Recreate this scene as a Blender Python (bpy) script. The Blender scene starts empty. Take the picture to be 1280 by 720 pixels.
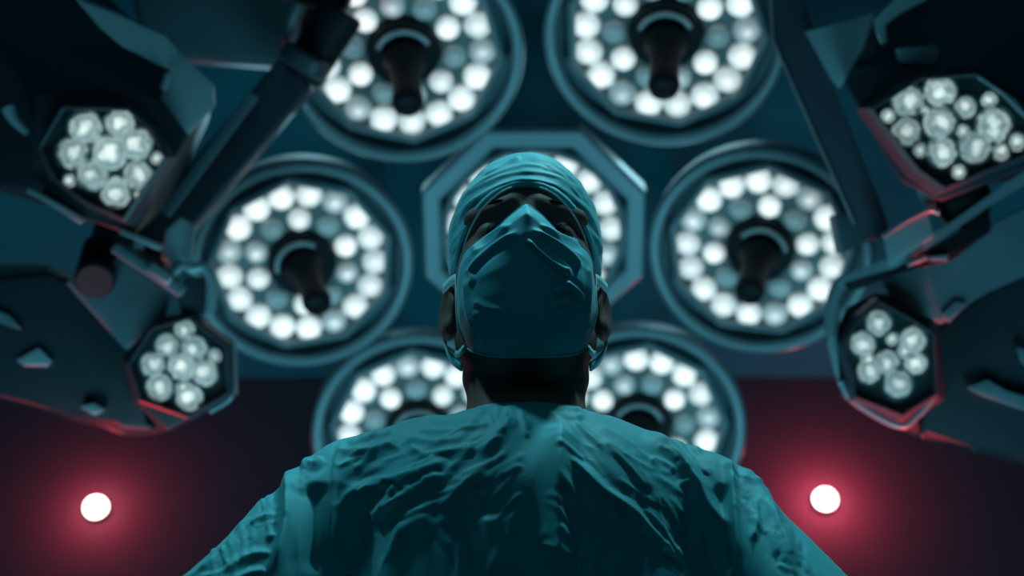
import bpy, bmesh, math, random
import numpy as np
from mathutils import Vector, Matrix
random.seed(7); rng = np.random.default_rng(7)
S = bpy.context.scene
COL = S.collection
# ------------------------------------------------------------------ camera
TH = math.radians(35.0); FPX = 1800.0; CAMZ = 0.75
FW = Vector((0, math.cos(TH), math.sin(TH))); UP = Vector((0, -math.sin(TH), math.cos(TH))); RT = Vector((1, 0, 0))
CAM = Vector((0, 0, CAMZ))
cd = bpy.data.cameras.new('camera'); cam = bpy.data.objects.new('camera', cd); COL.objects.link(cam)
cd.sensor_width = 36; cd.lens = FPX / 1280 * 36; cam.location = CAM
cam.rotation_euler = (math.radians(90) + TH, 0, 0)
cd.dof.use_dof = True; cd.dof.focus_distance = 1.46; cd.dof.aperture_fstop = 3.6
cd.clip_start = .02
S.camera = cam
S.view_settings.view_transform = 'Standard'; S.view_settings.look = 'None'
S.view_settings.gamma = 1; S.view_settings.use_curve_mapping = False
S.view_settings.exposure = 0.0
S.cycles.use_denoising = True
S.cycles.sample_clamp_indirect = 3.0
# ------------------------------------------------------------------ world + lights
W = bpy.data.worlds.new('world'); S.world = W; W.use_nodes = True
W.node_tree.nodes['Background'].inputs[0].default_value = (.005, .03, .05, 1)
W.node_tree.nodes['Background'].inputs[1].default_value = .3

def P(px, py, d):
    return CAM + FW * d + RT * ((px - 640) / FPX * d) + UP * ((360 - py) / FPX * d)
def project(V):
    V = np.asarray(V) - np.array(CAM)
    d = V @ np.array(FW); x = V @ np.array(RT); u = V @ np.array(UP)
    return 640 + FPX * x / d, 360 - FPX * u / d
def light(name, kind, loc, target, power, color, size=.5, size_y=None, spread=None, spot=None, blend=.5):
    l = bpy.data.lights.new(name, kind); o = bpy.data.objects.new(name, l); COL.objects.link(o)
    o.location = loc; l.energy = power; l.color = color
    if kind == 'AREA':
        l.size = size
        if size_y: l.shape = 'RECTANGLE'; l.size_y = size_y
        if spread: l.spread = math.radians(spread)
    else:
        l.shadow_soft_size = size
    if kind == 'SPOT': l.spot_size = math.radians(spot); l.spot_blend = blend
    if target is not None:
        o.rotation_euler = (Vector(target) - Vector(loc)).to_track_quat('-Z', 'Y').to_euler()
    return o
TEAL = (.20, .74, .94)
# operating lamp hanging over the surgeon, above the frame
light('overhead_lamp_light', 'SPOT', (.42, 1.10, 3.05), (.06, 1.27, 1.3), 84, (.32, .90, 1.0), .07, spot=38, blend=.6)
light('overhead_lamp_light', 'SPOT', (-.60, 1.00, 3.0), (.0, 1.27, 1.3), 50, (.28, .86, 1.0), .07, spot=38, blend=.6)
# unseen red spots added to redden the lower edges of the side lamps
light('red_edge_fill_right', 'SPOT', (1.35, 3.3, .45), P(1112, 510, 2.4), 420, (1, .015, .03), .04, spot=12)
light('red_edge_fill_left', 'SPOT', (-1.5, 3.3, .45), P(135, 530, 2.5), 150, (1, .015, .03), .04, spot=11)
# unseen fill added low behind the surgeon to brighten the ceiling gear
light('gear_fill_left', 'AREA', (-.9, 2.0, .35), (-.25, 2.9, 2.9), 13, TEAL, .7)
light('gear_fill_right', 'AREA', (.9, 2.0, .35), (.25, 2.9, 2.9), 13, TEAL, .7)
# soft fill added behind the camera to lift the mask and gown
light('front_fill', 'AREA', (0, -1.2, 2.6), (0, 1.3, 1.4), 3.2, TEAL, 1.2)
# side washes that graze the side lamps
light('side_wash_left', 'AREA', (-.5, 2.6, 3.0), (-.95, 2.0, 2.1), 1.6, (.4, .85, 1.0), .35)
light('side_wash_right', 'AREA', (.5, 2.6, 3.0), (.95, 2.0, 2.1), 1.6, (.4, .85, 1.0), .35)

# ------------------------------------------------------------------ materials
def mat(name, col, rough=.5, metal=0, bump=None, var=None, emit=None, estr=0, coat=0, spec=.5, sheen=0):
    m = bpy.data.materials.new(name); m.use_nodes = True
    nt = m.node_tree; b = nt.nodes['Principled BSDF']
    b.inputs['Base Color'].default_value = (*col, 1); b.inputs['Roughness'].default_value = rough
    b.inputs['Metallic'].default_value = metal; b.inputs['Coat Weight'].default_value = coat
    b.inputs['Specular IOR Level'].default_value = spec
    if sheen: b.inputs['Sheen Weight'].default_value = sheen
    if emit: b.inputs['Emission Color'].default_value = (*emit, 1); b.inputs['Emission Strength'].default_value = estr
    tc = nt.nodes.new('ShaderNodeTexCoord')
    if var:
        n = nt.nodes.new('ShaderNodeTexNoise'); n.inputs['Scale'].default_value = var[0]; n.inputs['Detail'].default_value = 4
        r = nt.nodes.new('ShaderNodeMix'); r.data_type = 'RGBA'
        r.inputs[6].default_value = (*[c * (1 - var[1]) for c in col], 1); r.inputs[7].default_value = (*[min(1, c * (1 + var[1])) for c in col], 1)
        nt.links.new(tc.outputs['Object'], n.inputs['Vector']); nt.links.new(n.outputs['Fac'], r.inputs[0]); nt.links.new(r.outputs[2], b.inputs['Base Color'])
    if bump:
        n = nt.nodes.new('ShaderNodeTexNoise'); n.inputs['Scale'].default_value = bump[0]; n.inputs['Detail'].default_value = 3
        bp = nt.nodes.new('ShaderNodeBump'); bp.inputs['Strength'].default_value = bump[1]; bp.inputs['Distance'].default_value = bump[2]
        nt.links.new(tc.outputs['Object'], n.inputs['Vector']); nt.links.new(n.outputs['Fac'], bp.inputs['Height']); nt.links.new(bp.outputs[0], b.inputs['Normal'])
    return m

def lens_mat(name, stops, rough=.25):
    """lamp lens: light output falls off with the radius of the lens itself"""
    m = mat(name, (.55, .6, .6), rough)
    nt = m.node_tree; b = nt.nodes['Principled BSDF']
    tc = nt.nodes.new('ShaderNodeTexCoord'); sx = nt.nodes.new('ShaderNodeSeparateXYZ'); cx = nt.nodes.new('ShaderNodeCombineXYZ')
    ln = nt.nodes.new('ShaderNodeVectorMath'); ln.operation = 'LENGTH'
    ns = nt.nodes.new('ShaderNodeTexNoise'); ns.inputs['Scale'].default_value = 1.6 if 'hex' not in name else 1.8; ns.noise_dimensions = '4D'
    ad = nt.nodes.new('ShaderNodeMath'); ad.operation = 'MULTIPLY_ADD'; ad.inputs[1].default_value = .5 if 'hex' not in name else 1.4
    ad2 = nt.nodes.new('ShaderNodeMath'); ad2.operation = 'SUBTRACT'; ad2.inputs[1].default_value = .25 if 'hex' not in name else .68
    mp = nt.nodes.new('ShaderNodeMapRange'); mp.inputs[2].default_value = 1.0
    cr = nt.nodes.new('ShaderNodeValToRGB')
    L = nt.links.new
    L(tc.outputs['Object'], sx.inputs[0]); L(sx.outputs[0], cx.inputs[0]); L(sx.outputs[1], cx.inputs[1])
    L(cx.outputs[0], ln.inputs[0])
    oj = nt.nodes.new('ShaderNodeObjectInfo'); mj = nt.nodes.new('ShaderNodeMath'); mj.operation = 'MULTIPLY'; mj.inputs[1].default_value = 40; L(oj.outputs['Random'], mj.inputs[0]); L(mj.outputs[0], ns.inputs['W'])
    L(tc.outputs['Object'], ns.inputs['Vector'])
    L(ns.outputs['Fac'], ad.inputs[0]); L(ln.outputs['Value'], ad.inputs[2]); L(ad.outputs[0], ad2.inputs[0])
    L(ad2.outputs[0], cr.inputs[0])
    e = cr.color_ramp.elements
    e[0].position = stops[0][0]; e[0].color = (*stops[0][1], 1); e[1].position = stops[-1][0]; e[1].color = (*stops[-1][1], 1)
    for p_, c_ in stops[1:-1]:
        k = e.new(p_); k.color = (*c_, 1)
    L(cr.outputs[0], b.inputs['Emission Color']); oi = nt.nodes.new('ShaderNodeObjectInfo'); mr = nt.nodes.new('ShaderNodeMapRange'); mr.inputs[3].default_value = .8; mr.inputs[4].default_value = 1.45
    L(oi.outputs['Random'], mr.inputs[0]); L(mr.outputs[0], b.inputs['Emission Strength'])
    return m
M = {}
M['ring'] = mat('painted_grey_metal', (.27, .36, .39), .38, .15, var=(9, .08), coat=.2)
M['shell'] = mat('shell_grey_metal', (.22, .30, .33), .45, .1, var=(6, .12))
M['groove'] = mat('dark_blue_grey_paint', (.15, .23, .26), .5, var=(8, .15))
M['plate'] = mat('reflector_plate', (.17, .20, .20), .3, .6, var=(20, .2))
M['black'] = mat('black_plastic', (.010, .012, .016), .55, spec=.25, var=(12, .2))
M['darkbody'] = mat('dark_lamp_body', (.028, .042, .052), .5, var=(5, .2))
M['armdark'] = mat('dark_arm_paint', (.055, .066, .085), .4, var=(5, .15))
M['panel'] = mat('mid_grey_panel', (.14, .22, .25), .42, var=(5, .12))
M['light'] = mat('light_grey_enamel', (.34, .46, .49), .32, .2, var=(8, .1), coat=.2)
M['steel'] = mat('brushed_steel', (.42, .48, .50), .42, .6, var=(14, .1))
M['chrome'] = mat('chrome', (.75, .8, .8), .12, 1)
M['wallm'] = mat('theatre_wall_paint', (.06, .065, .095), .8, spec=.2, var=(1.2, .12), bump=(60, .1, .002))
M['ceil'] = mat('ceiling_paint', (.012, .22, .28), .8, spec=.1, var=(1.0, .15))
M['floorm'] = mat('floor_vinyl', (.10, .14, .15), .35, var=(2, .1))
M['gown'] = mat('teal_gown_cloth', (.025, .32, .36), .62, var=(3, .06), bump=(420, .25, .0006), sheen=.15, spec=.3)
M['maskm'] = mat('teal_mask_cloth', (.045, .38, .45), .6, var=(18, .05), bump=(900, .2, .0004), sheen=.1, spec=.3)
M['tape'] = mat('pale_elastic', (.35, .55, .56), .6)
M['capm'] = mat('teal_cap_cloth', (.03, .33, .38), .62, var=(9, .06), bump=(600, .25, .0005), sheen=.15, spec=.3)
M['skin'] = mat('skin', (.17, .07, .06), .62, var=(30, .1), bump=(300, .15, .0006), spec=.25)
M['hair'] = mat('dark_hair', (.01, .008, .008), .9, spec=.05, bump=(500, .6, .001))
M['eye'] = mat('dark_eye', (.02, .015, .015), .7, spec=.1)
M['glove'] = mat('glove', (.5, .55, .5), .4, var=(10, .05))
M['trousers'] = mat('scrub_trousers', (.02, .2, .24), .7, var=(6, .1))
M['shoe'] = mat('clog', (.05, .06, .07), .4, var=(6, .1))
W1 = (1, 1, .98)
M['led'] = lens_mat('led_lit', [(0, W1), (.22, (.9, .95, .93)), (.5, (.60, .67, .66)), (.85, (.40, .46, .46)), (1, (.18, .22, .22))])
M['led_soft'] = lens_mat('led_soft', [(0, (.75, .8, .8)), (.3, (.34, .38, .38)), (.7, (.14, .17, .17)), (1, (.05, .07, .07))])
M['led_dim'] = lens_mat('led_dim', [(0, (.09, .11, .11)), (.4, (.045, .06, .06)), (1, (.015, .022, .022))])  # grey of the unlit lenses, put in as a faint glow
M['hexlens'] = lens_mat('hex_lens', [(0, (1.0, 1.0, .92)), (.30, (.62, .67, .65)), (.55, (.14, .17, .17)), (.78, (.40, .46, .45)), (1, (.03, .04, .04))], .12)
for k in ('led', 'led_soft', 'led_dim', 'hexlens'):
    for n_ in M[k].node_tree.nodes:
        if n_.type == 'VECT_MATH': pass
def glass():
    m = bpy.data.materials.new('cover_glass'); m.use_nodes = True; nt = m.node_tree
    nt.nodes.remove(nt.nodes['Principled BSDF'])
    t = nt.nodes.new('ShaderNodeBsdfTransparent'); t.inputs[0].default_value = (.86, .93, .93, 1)
    g = nt.nodes.new('ShaderNodeBsdfGlossy'); g.inputs['Roughness'].default_value = .08
    mx = nt.nodes.new('ShaderNodeMixShader'); mx.inputs[0].default_value = .07
    nt.links.new(t.outputs[0], mx.inputs[1]); nt.links.new(g.outputs[0], mx.inputs[2]); nt.links.new(mx.outputs[0], nt.nodes['Material Output'].inputs[0])
    return m
M['glass'] = glass()
M['bulb'] = mat('alarm_bulb', (.9, .5, .5), .3, emit=(1, .80, .78), estr=9)
M['bulb_base'] = mat('alarm_base', (.03, .02, .03), .4)
# ------------------------------------------------------------------ helpers
def link(name, me, m, parent=None, smooth=True):
    o = bpy.data.objects.new(name, me); COL.objects.link(o)
    me.materials.clear(); me.materials.append(m)
    if smooth:
        me.polygons.foreach_set('use_smooth', [True] * len(me.polygons))
        if smooth == 'angle':
            me.set_sharp_from_angle(angle=math.radians(32))
    if parent is not None: o.parent = parent
    return o
def bobj(name, bm, m, parent=None, smooth='angle', off=None):
    if off is not None: bmesh.ops.translate(bm, verts=bm.verts, vec=-Vector(off))
    bmesh.ops.recalc_face_normals(bm, faces=bm.faces)
    me = bpy.data.meshes.new(name); bm.to_mesh(me); bm.free()
    return link(name, me, m, parent, smooth)
def tag(o, label=None, cat=None, group=None, kind=None):
    if label: o['label'] = label
    if cat: o['category'] = cat
    if group: o['group'] = group
    if kind: o['kind'] = kind
    return o
def empty(name, loc, label, cat, group=None):
    o = bpy.data.objects.new(name, None); COL.objects.link(o); o.location = loc; o.empty_display_size = .05
    return tag(o, label, cat, group)
def lathe(bm, prof, n=64, M4=None, closed=False):
    rings = []
    for r, z in prof:
        if r < 1e-6: v = bm.verts.new((0, 0, z)); rings.append([v])
        else: rings.append([bm.verts.new((r * math.cos(2 * math.pi * i / n), r * math.sin(2 * math.pi * i / n), z)) for i in range(n)])
    idx = list(range(len(rings) - 1)) + ([-1] if closed else [])
    for k in idx:
        a, b = rings[k], rings[k + 1 if k >= 0 else 0]
        if k == -1: a, b = rings[-1], rings[0]
        for i in range(n):
            j = (i + 1) % n
            f = [a[i % len(a)], a[j % len(a)], b[j % len(b)], b[i % len(b)]]
            f = list(dict.fromkeys(f))
            if len(f) > 2:
                try: bm.faces.new(f)
                except ValueError: pass
    if M4 is not None:
        vs = [v for r in rings for v in r]
        bmesh.ops.transform(bm, matrix=M4, verts=vs)
    return rings
def frame_to(a, b):
    a, b = Vector(a), Vector(b); q = (b - a).to_track_quat('Z', 'Y')
    return Matrix.Translation(a) @ q.to_matrix().to_4x4(), (b - a).length
def cyl(bm, a, b, r, r2=None, n=32, bev=.15):
    T, L = frame_to(a, b); r2 = r if r2 is None else r2
    e = min(r, r2) * bev
    lathe(bm, [(0, 0), (r - e, 0), (r, e), (r2, L - e), (r2 - e, L), (0, L)], n, T)
def tube(bm, pts, r, n=12):
    pts = [Vector(p) for p in pts]; rr = r if isinstance(r, (list, tuple)) else [r] * len(pts)
    prev = None; up = Vector((.123, .3, 1)).normalized()
    first = None
    for i, p in enumerate(pts):
        t = (pts[min(i + 1, len(pts) - 1)] - pts[max(i - 1, 0)]).normalized()
        s = t.cross(up)
        if s.length < .05: s = t.cross(Vector((1, 0, 0)))
        s.normalize(); w = s.cross(t)
        ring = [bm.verts.new(p + (s * math.cos(2 * math.pi * k / n) + w * math.sin(2 * math.pi * k / n)) * rr[i]) for k in range(n)]
        if prev:
            for k in range(n): bm.faces.new((prev[k], prev[(k + 1) % n], ring[(k + 1) % n], ring[k]))
        else: bm.faces.new(ring[::-1])
        prev = ring
    bm.faces.new(prev)
def catmull(pts, n=8):
    pts = [Vector(p) for p in pts]; P_ = [pts[0] * 2 - pts[1]] + pts + [pts[-1] * 2 - pts[-2]]; out = []
    for i in range(1, len(P_) - 2):
        for k in range(n):
            t = k / n; a, b, c, d = P_[i - 1:i + 3]
            out.append(.5 * ((2 * b) + (c - a) * t + (2 * a - 5 * b + 4 * c - d) * t * t + (3 * b - a - 3 * c + d) * t ** 3))
    return out + [pts[-1]]
def beam(bm, a, b, w, h, side=None, bev=.006, taper=1.0):
    """rectangular bar from a to b; w is measured along the direction side"""
    a, b = Vector(a), Vector(b); t = (b - a).normalized()
    s = Vector(side) if side is not None else RT
    s = (s - t * s.dot(t)).normalized(); u = t.cross(s)
    vs = []
    for p, k in ((a, 1), (b, taper)):
        for x, y in ((-1, -1), (1, -1), (1, 1), (-1, 1)):
            vs.append(bm.verts.new(p + s * x * w * k / 2 + u * y * h * k / 2))
    fs = [(0, 1, 2, 3), (7, 6, 5, 4), (0, 4, 5, 1), (1, 5, 6, 2), (2, 6, 7, 3), (3, 7, 4, 0)]
    nf = [bm.faces.new([vs[i] for i in f]) for f in fs]
    es = list({e for f in nf for e in f.edges})
    if bev: bmesh.ops.bevel(bm, geom=es, offset=bev, segments=3, affect='EDGES', profile=.5)
def prism(bm, front, back, bev=.006, seg=3):
    """closed loft between two outlines of 3-D points"""
    f = [bm.verts.new(p) for p in front]; b = [bm.verts.new(p) for p in back]; n = len(f)
    fc = [bm.faces.new(f), bm.faces.new(b[::-1])]
    for i in range(n): fc.append(bm.faces.new((f[i], b[i], b[(i + 1) % n], f[(i + 1) % n])))
    es = list({e for x in fc for e in x.edges})
    if bev: bmesh.ops.bevel(bm, geom=es, offset=bev, segments=seg, affect='EDGES', profile=.5, clamp_overlap=True)
def outl(pts, d): return [P(p[0], p[1], p[2] if len(p) > 2 else d) for p in pts]
def slab(bm, pts, d, thick, bev=.006, shift=(0, 0)):
    fr = outl(pts, d); off = FW * thick + RT * shift[0] + UP * shift[1]
    prism(bm, fr, [p + off for p in fr], bev)
def box(bm, lo, hi, bev=0):
    a = Vector(((lo[0] + hi[0]) / 2, (lo[1] + hi[1]) / 2, lo[2])); b = a.copy(); b.z = hi[2]
    beam(bm, a, b, hi[0] - lo[0], hi[1] - lo[1], (1, 0, 0), bev)

# ------------------------------------------------------------------ room
CEIL = 3.35; YB = 4.25
def struct(name, lo, hi, m):
    bm = bmesh.new(); box(bm, lo, hi); return tag(bobj(name, bm, m, None, False), kind='structure')
struct('floor', (-3.2, -2.6, -.1), (3.2, YB + .1, 0), M['floorm'])
struct('ceiling', (-3.2, -2.6, CEIL), (3.2, YB + .1, CEIL + .1), M['ceil'])
struct('wall_back', (-3.2, YB, 0), (3.2, YB + .1, CEIL), M['wallm'])
struct('wall_left', (-3.2, -2.5, 0), (-3.1, YB, CEIL), M['wallm'])
struct('wall_right', (3.1, -2.5, 0), (3.2, YB, CEIL), M['wallm'])
struct('wall_front', (-3.2, -2.6, 0), (3.2, -2.5, CEIL), M['wallm'])

# ------------------------------------------------------------------ round ceiling lamps
def led_mesh():
    bm = bmesh.new(); k = 10
    lathe(bm, [(1.0, -.25)] + [(math.cos(a), .55 * math.sin(a)) for a in [i / k * math.pi / 2 for i in range(k)]] + [(0, .55)], 20)
    me = bpy.data.meshes.new('led'); bmesh.ops.recalc_face_normals(bm, faces=bm.faces); bm.to_mesh(me); bm.free()
    return me
LEDM = {k: led_mesh() for k in ('led', 'led_soft', 'led_dim', 'hexlens')}
def poly_ring(bm, n, prof, rot):
    """polygonal ring: prof = [(r, z)...] closed"""
    lathe(bm, prof, n, Matrix.Rotation(rot, 4, 'Z'), closed=True)
def lamp_proto(octagon=False):
    root = bpy.data.objects.new('surgical_lamp', None); COL.objects.link(root)
    root['category'] = 'surgical lamp'
    if not octagon:
        bm = bmesh.new(); pr = [(.2195 + .0135 * math.cos(a), .004 + .017 * math.sin(a)) for a in [i / 12 * 2 * math.pi for i in range(12)]]
        lathe(bm, pr, 80, closed=True); bobj('outer_ring', bm, M['ring'], root, True)
        bm = bmesh.new(); lathe(bm, [(.222, -.004), (.212, -.026), (.198, -.03), (.18, -.03), (.178, -.05), (.1, -.05)], 80)
        bobj('groove', bm, M['groove'], root, True)
        bm = bmesh.new(); lathe(bm, [(.2325, .0), (.23, -.04), (.20, -.085), (.12, -.12), (.06, -.13), (.0, -.13)], 80); bobj('back_shell', bm, M['shell'], root, True)
    else:
        bm = bmesh.new(); lathe(bm, [(.207, .0), (.215, .008), (.245, .008), (.252, .0), (.25, -.05), (.207, -.05)], 8, Matrix.Rotation(math.pi / 8, 4, 'Z'), closed=True)
        bobj('octagonal_rim', bm, M['ring'], root, 'angle')
        bm = bmesh.new(); lathe(bm, [(.249, -.03), (.22, -.085), (.12, -.12), (.0, -.12)], 8, Matrix.Rotation(math.pi / 8, 4, 'Z'))
        bobj('back_shell', bm, M['shell'], root, 'angle')
    # inner polygon bezel
    bm = bmesh.new(); nb = 9 if not octagon else 24
    poly_ring(bm, nb, [(.197, -.03), (.196, .004), (.190, .010), (.182, .004), (.180, -.02)], .3)
    bobj('bezel', bm, M['ring'] if not octagon else M['shell'], root, 'angle')
    bm = bmesh.new(); lathe(bm, [(0, -.018), (.185, -.018), (.185, -.03), (0, -.03)], nb, Matrix.Rotation(.3, 4, 'Z')); bobj('reflector_plate', bm, M['plate'], root, False)
    # LEDs
    def led(r, a, s, kind, z=-.012):
        o = bpy.data.objects.new('led_lens', LEDM[kind]); COL.objects.link(o); o.parent = root
        if not LEDM[kind].materials: LEDM[kind].materials.append(M[kind]); LEDM[kind].polygons.foreach_set('use_smooth', [True] * len(LEDM[kind].polygons))
        o.location = (r * math.cos(a), r * math.sin(a), z); o.scale = (s, s, s); return o
    n1 = 17
    for i in range(n1):
        led(.152 if not octagon else .163, 2 * math.pi * i / n1 + .05, .0280, 'led' if i % 6 != 4 else 'led_soft')
    kinds = ['led', 'led_dim', 'led_soft', 'led', 'led_dim', 'led', 'led_dim', 'led_soft', 'led', 'led_dim']
    for i in range(10):
        led(.097, 2 * math.pi * i / 10 + .2, .0245 if kinds[i] != 'led_dim' else .024, kinds[i])
    # reflector cups (one pattern mesh)
    bm = bmesh.new()
    for i in range(n1):
        a = 2 * math.pi * i / n1 + .05; r = .152 if not octagon else .163
        lathe(bm, [(.0285, 0), (.0265, .004), (.0255, 0)], 20, Matrix.Translation((r * math.cos(a), r * math.sin(a), -.014)), closed=True)
    bobj('reflector_cups', bm, M['steel'], root, True)
    # centre hub, chrome arc and handle
    bm = bmesh.new(); lathe(bm, [(0, .006), (.05, .006), (.068, .0), (.072, -.018), (0, -.018)], 48); bobj('hub', bm, M['black'], root, 'angle')
    bm = bmesh.new(); tube(bm, [(.052 * math.cos(a), .052 * math.sin(a), .012) for a in [math.radians(25 + 130 * i / 24) for i in range(25)]], .0055, 10)
    bobj('chrome_arc', bm, M['steel'], root, True)
    bm = bmesh.new()
    T = Matrix.Translation((0, -.004, -.004)) @ Matrix.Rotation(math.radians(16), 4, 'X')
    lathe(bm, [(0, 0), (.046, 0), (.042, .022), (.030, .035), (.027, .10), (.030, .125), (.026, .14), (0, .142)], 32, T)
    bobj('handle', bm, M['black'], root, True)
    return root
def copy_tree(o, parent=None):
    c = o.copy(); COL.objects.link(c); c.parent = parent
    for ch in list(o.children): copy_tree(ch, c)
    return c
TARGET = CAM + FW * .8 + UP * (-.95)
lamps = [  # px, py, depth, spin, label
    (505, 68, 2.76, .35, 'round surgical lamp at top left with black handle pointing down, beside the dark arm joint'),
    (832, 46, 2.72, .0, 'round surgical lamp at top right, above and right of the surgeon\'s cap'),
    (378, 331, 3.0, 1.1, 'round surgical lamp left of the surgeon\'s head, beside the left brackets'),
    (950, 314, 3.0, .8, 'round surgical lamp right of the surgeon\'s head, partly behind the right arm'),
    (523, 541, 3.16, 1.7, 'round surgical lamp low on the left, half hidden behind the surgeon\'s shoulder and neck'),
    (799, 533, 3.16, .1, 'round surgical lamp low on the right, half hidden behind the surgeon\'s shoulder'),
]
proto = lamp_proto()
for i, (px, py, d, spin, lab) in enumerate(lamps):
    r = proto if i == 0 else copy_tree(proto)
    p = P(px, py, d); n = (TARGET - p).normalized()
    y = (UP - n * UP.dot(n)).normalized(); x = y.cross(n)
    R = Matrix((x, y, n)).transposed().to_4x4()
    r.matrix_world = Matrix.Translation(p) @ R
    r['label'] = lab; r['group'] = 'round surgical lamps around the surgeon'
    for ch in list(r.children):
        if ch.name.startswith(('led_lens', 'reflector_cups', 'bezel', 'reflector_plate')):
            ch.matrix_basis = Matrix.Rotation(spin, 4, 'Z') @ ch.matrix_basis
        if ch.name.startswith(('handle', 'chrome_arc')):
            ch.matrix_basis = Matrix.Rotation((0.12, -.12, .55, -.5, .2, -.2)[i], 4, 'Z') @ ch.matrix_basis
    # ceiling stem straight back along the lamp's line of sight
    back = R.to_3x3().inverted() @ FW
    L = (CEIL - (p + R.to_3x3() @ Vector((0, 0, -.12))).z) / FW.z
    bm = bmesh.new(); a = Vector((0, 0, -.12)); cyl(bm, a, a + back * L, .03); bobj('ceiling_stem', bm, M['shell'], r, True)
c = lamp_proto(True); p = P(667, 293, 3.02); n = (TARGET - p).normalized(); y = (UP - n * UP.dot(n)).normalized(); x = y.cross(n)
R = Matrix((x, y, n)).transposed().to_4x4(); c.matrix_world = Matrix.Translation(p) @ R
tag(c, 'octagonal surgical lamp directly behind the surgeon\'s head, LEDs showing round the cap')
back = R.to_3x3().inverted() @ FW; bm = bmesh.new(); a = Vector((0, 0, -.115))
cyl(bm, a, a + back * ((CEIL - (p + R.to_3x3() @ a).z) / FW.z), .03); bobj('ceiling_stem', bm, M['shell'], c, True)

# ------------------------------------------------------------------ side lamps
def centroid(pts): return sum(pts, Vector()) / len(pts)
def hex_lamp(label, glass_px, lens_px, dg, lens_r, hous_px, dh, back_px, db, extras, rim=None):
    """lamp head: window outline + lenses + lofted housing"""
    g = outl(glass_px, dg); c = centroid(g); root = empty('surgical_spotlight', c, label, 'surgical lamp')
    # housing loft with a recess is built as a ring wall + body behind the window
    hf = outl(hous_px, dh); hb = outl(back_px, db)
    bm = bmesh.new(); prism(bm, [q + FW * .012 for q in hf], hb, .006); bobj('housing', bm, M['darkbody'], root, 'angle', off=c)
    # bezel: frame between the window outline and a slightly larger one
    bm = bmesh.new(); n = len(g); cc = c
    def ringpts(k, dz): return [cc + (q - cc) * k - FW * dz for q in g]
    loops = [ringpts(1.0, .0), ringpts(1.0, .016), ringpts(1.03, .019), ringpts(1.10, .014), ringpts(1.13, .0), ringpts(1.13, -.03)]
    vl = [[bm.verts.new(q) for q in l] for l in loops]
    for a, b in zip(vl[:-1], vl[1:]):
        for i in range(n): bm.faces.new((a[i], a[(i + 1) % n], b[(i + 1) % n], b[i]))
    bobj('bezel', bm, rim or M['armdark'], root, 'angle', off=c)
    bm = bmesh.new(); prism(bm, ringpts(1.01, .002), ringpts(1.01, -.012), 0); bobj('reflector_plate', bm, M['plate'], root, False, off=c)
    bm = bmesh.new(); prism(bm, ringpts(1.0, .0165), ringpts(1.0, .0145), 0); bobj('cover_glass', bm, M['glass'], root, False, off=c)
    q = (-FW).to_track_quat('Z', 'Y')
    for (px, py, *k) in lens_px:
        s = lens_r * 1.18 * (k[0] if k else 1)
        o = bpy.data.objects.new('lens', LEDM['hexlens']); COL.objects.link(o); o.parent = root
        if not LEDM['hexlens'].materials: LEDM['hexlens'].materials.append(M['hexlens']); LEDM['hexlens'].polygons.foreach_set('use_smooth', [True] * len(LEDM['hexlens'].polygons))
        o.location = P(px, py, dg) - c; o.rotation_euler = q.to_euler(); o.scale = (s, s, s * .5)
    bm = bmesh.new()
    for (px, py, *k) in lens_px:
        s = lens_r * 1.18 * (k[0] if k else 1) * 1.12
        lathe(bm, [(s, 0), (s * .96, .006), (s * .9, 0)], 24, Matrix.Translation(P(px, py, dg)) @ q.to_matrix().to_4x4(), closed=True)
    bobj('lens_cups', bm, M['steel'], root, True, off=c)
    for (nm, fn, m) in extras:
        bm = bmesh.new(); fn(bm); bobj(nm, bm, M[m], root, 'angle', off=c)
    return root

# upper left
hex_lamp('large polygonal surgical spotlight at upper left with eight clear lenses in a dark housing',
    [(84, 138), (162, 140), (192, 166), (207, 198), (157, 272), (110, 252), (72, 222), (56, 186)],
    [(108, 160, 1.0), (150, 155, .9), (92, 192, .95), (138, 190, 1.1), (171, 181, 1.0), (116, 219, .95), (173, 219, .9), (146, 241, .95), (196, 198, .45), (88, 226, .45), (173, 243, .4)],
    2.34, .0245,
    [(38, 118), (130, 108), (196, 122), (236, 168), (200, 225), (163, 296), (100, 272), (36, 236)], 2.36,
    [(-60, -20), (120, -20), (215, 70), (268, 108), (262, 150), (210, 260), (90, 262), (-60, 220)], 2.62,
    [('cover_plate', lambda bm: prism(bm, outl([(199, 122), (222, 62), (268, 106), (270, 132), (236, 170)], 2.37), outl([(203, 122), (222, 66), (262, 108), (264, 134), (236, 166)], 2.41), .004), 'light'),
     ('highlight_rail', lambda bm: prism(bm, outl([(88, -8), (150, 20), (205, 42), (224, 62), (214, 92), (200, 78), (155, 60), (126, 36)], 2.36), outl([(92, -8), (150, 16), (205, 46), (220, 62), (212, 88), (200, 74), (155, 56), (128, 32)], 2.40), .005), 'light'),  # rail on the ridge, its highlight put into the lighter enamel
     ('latch', lambda bm: tube(bm, outl([(211, 92), (204, 112)], 2.345), .0065), 'steel'),
     ('edge_trim', lambda bm: tube(bm, catmull(outl([(36, 238), (70, 255), (106, 276)], 2.355), 6), .005), 'steel'),
     ('side_hinge', lambda bm: tube(bm, catmull(outl([(10, 135), (18, 150), (34, 166)], 2.35), 6), [.012, .011, .011, .010, .010, .009, .009, .008, .008, .007, .007, .006, .006]), 'light')])
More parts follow.
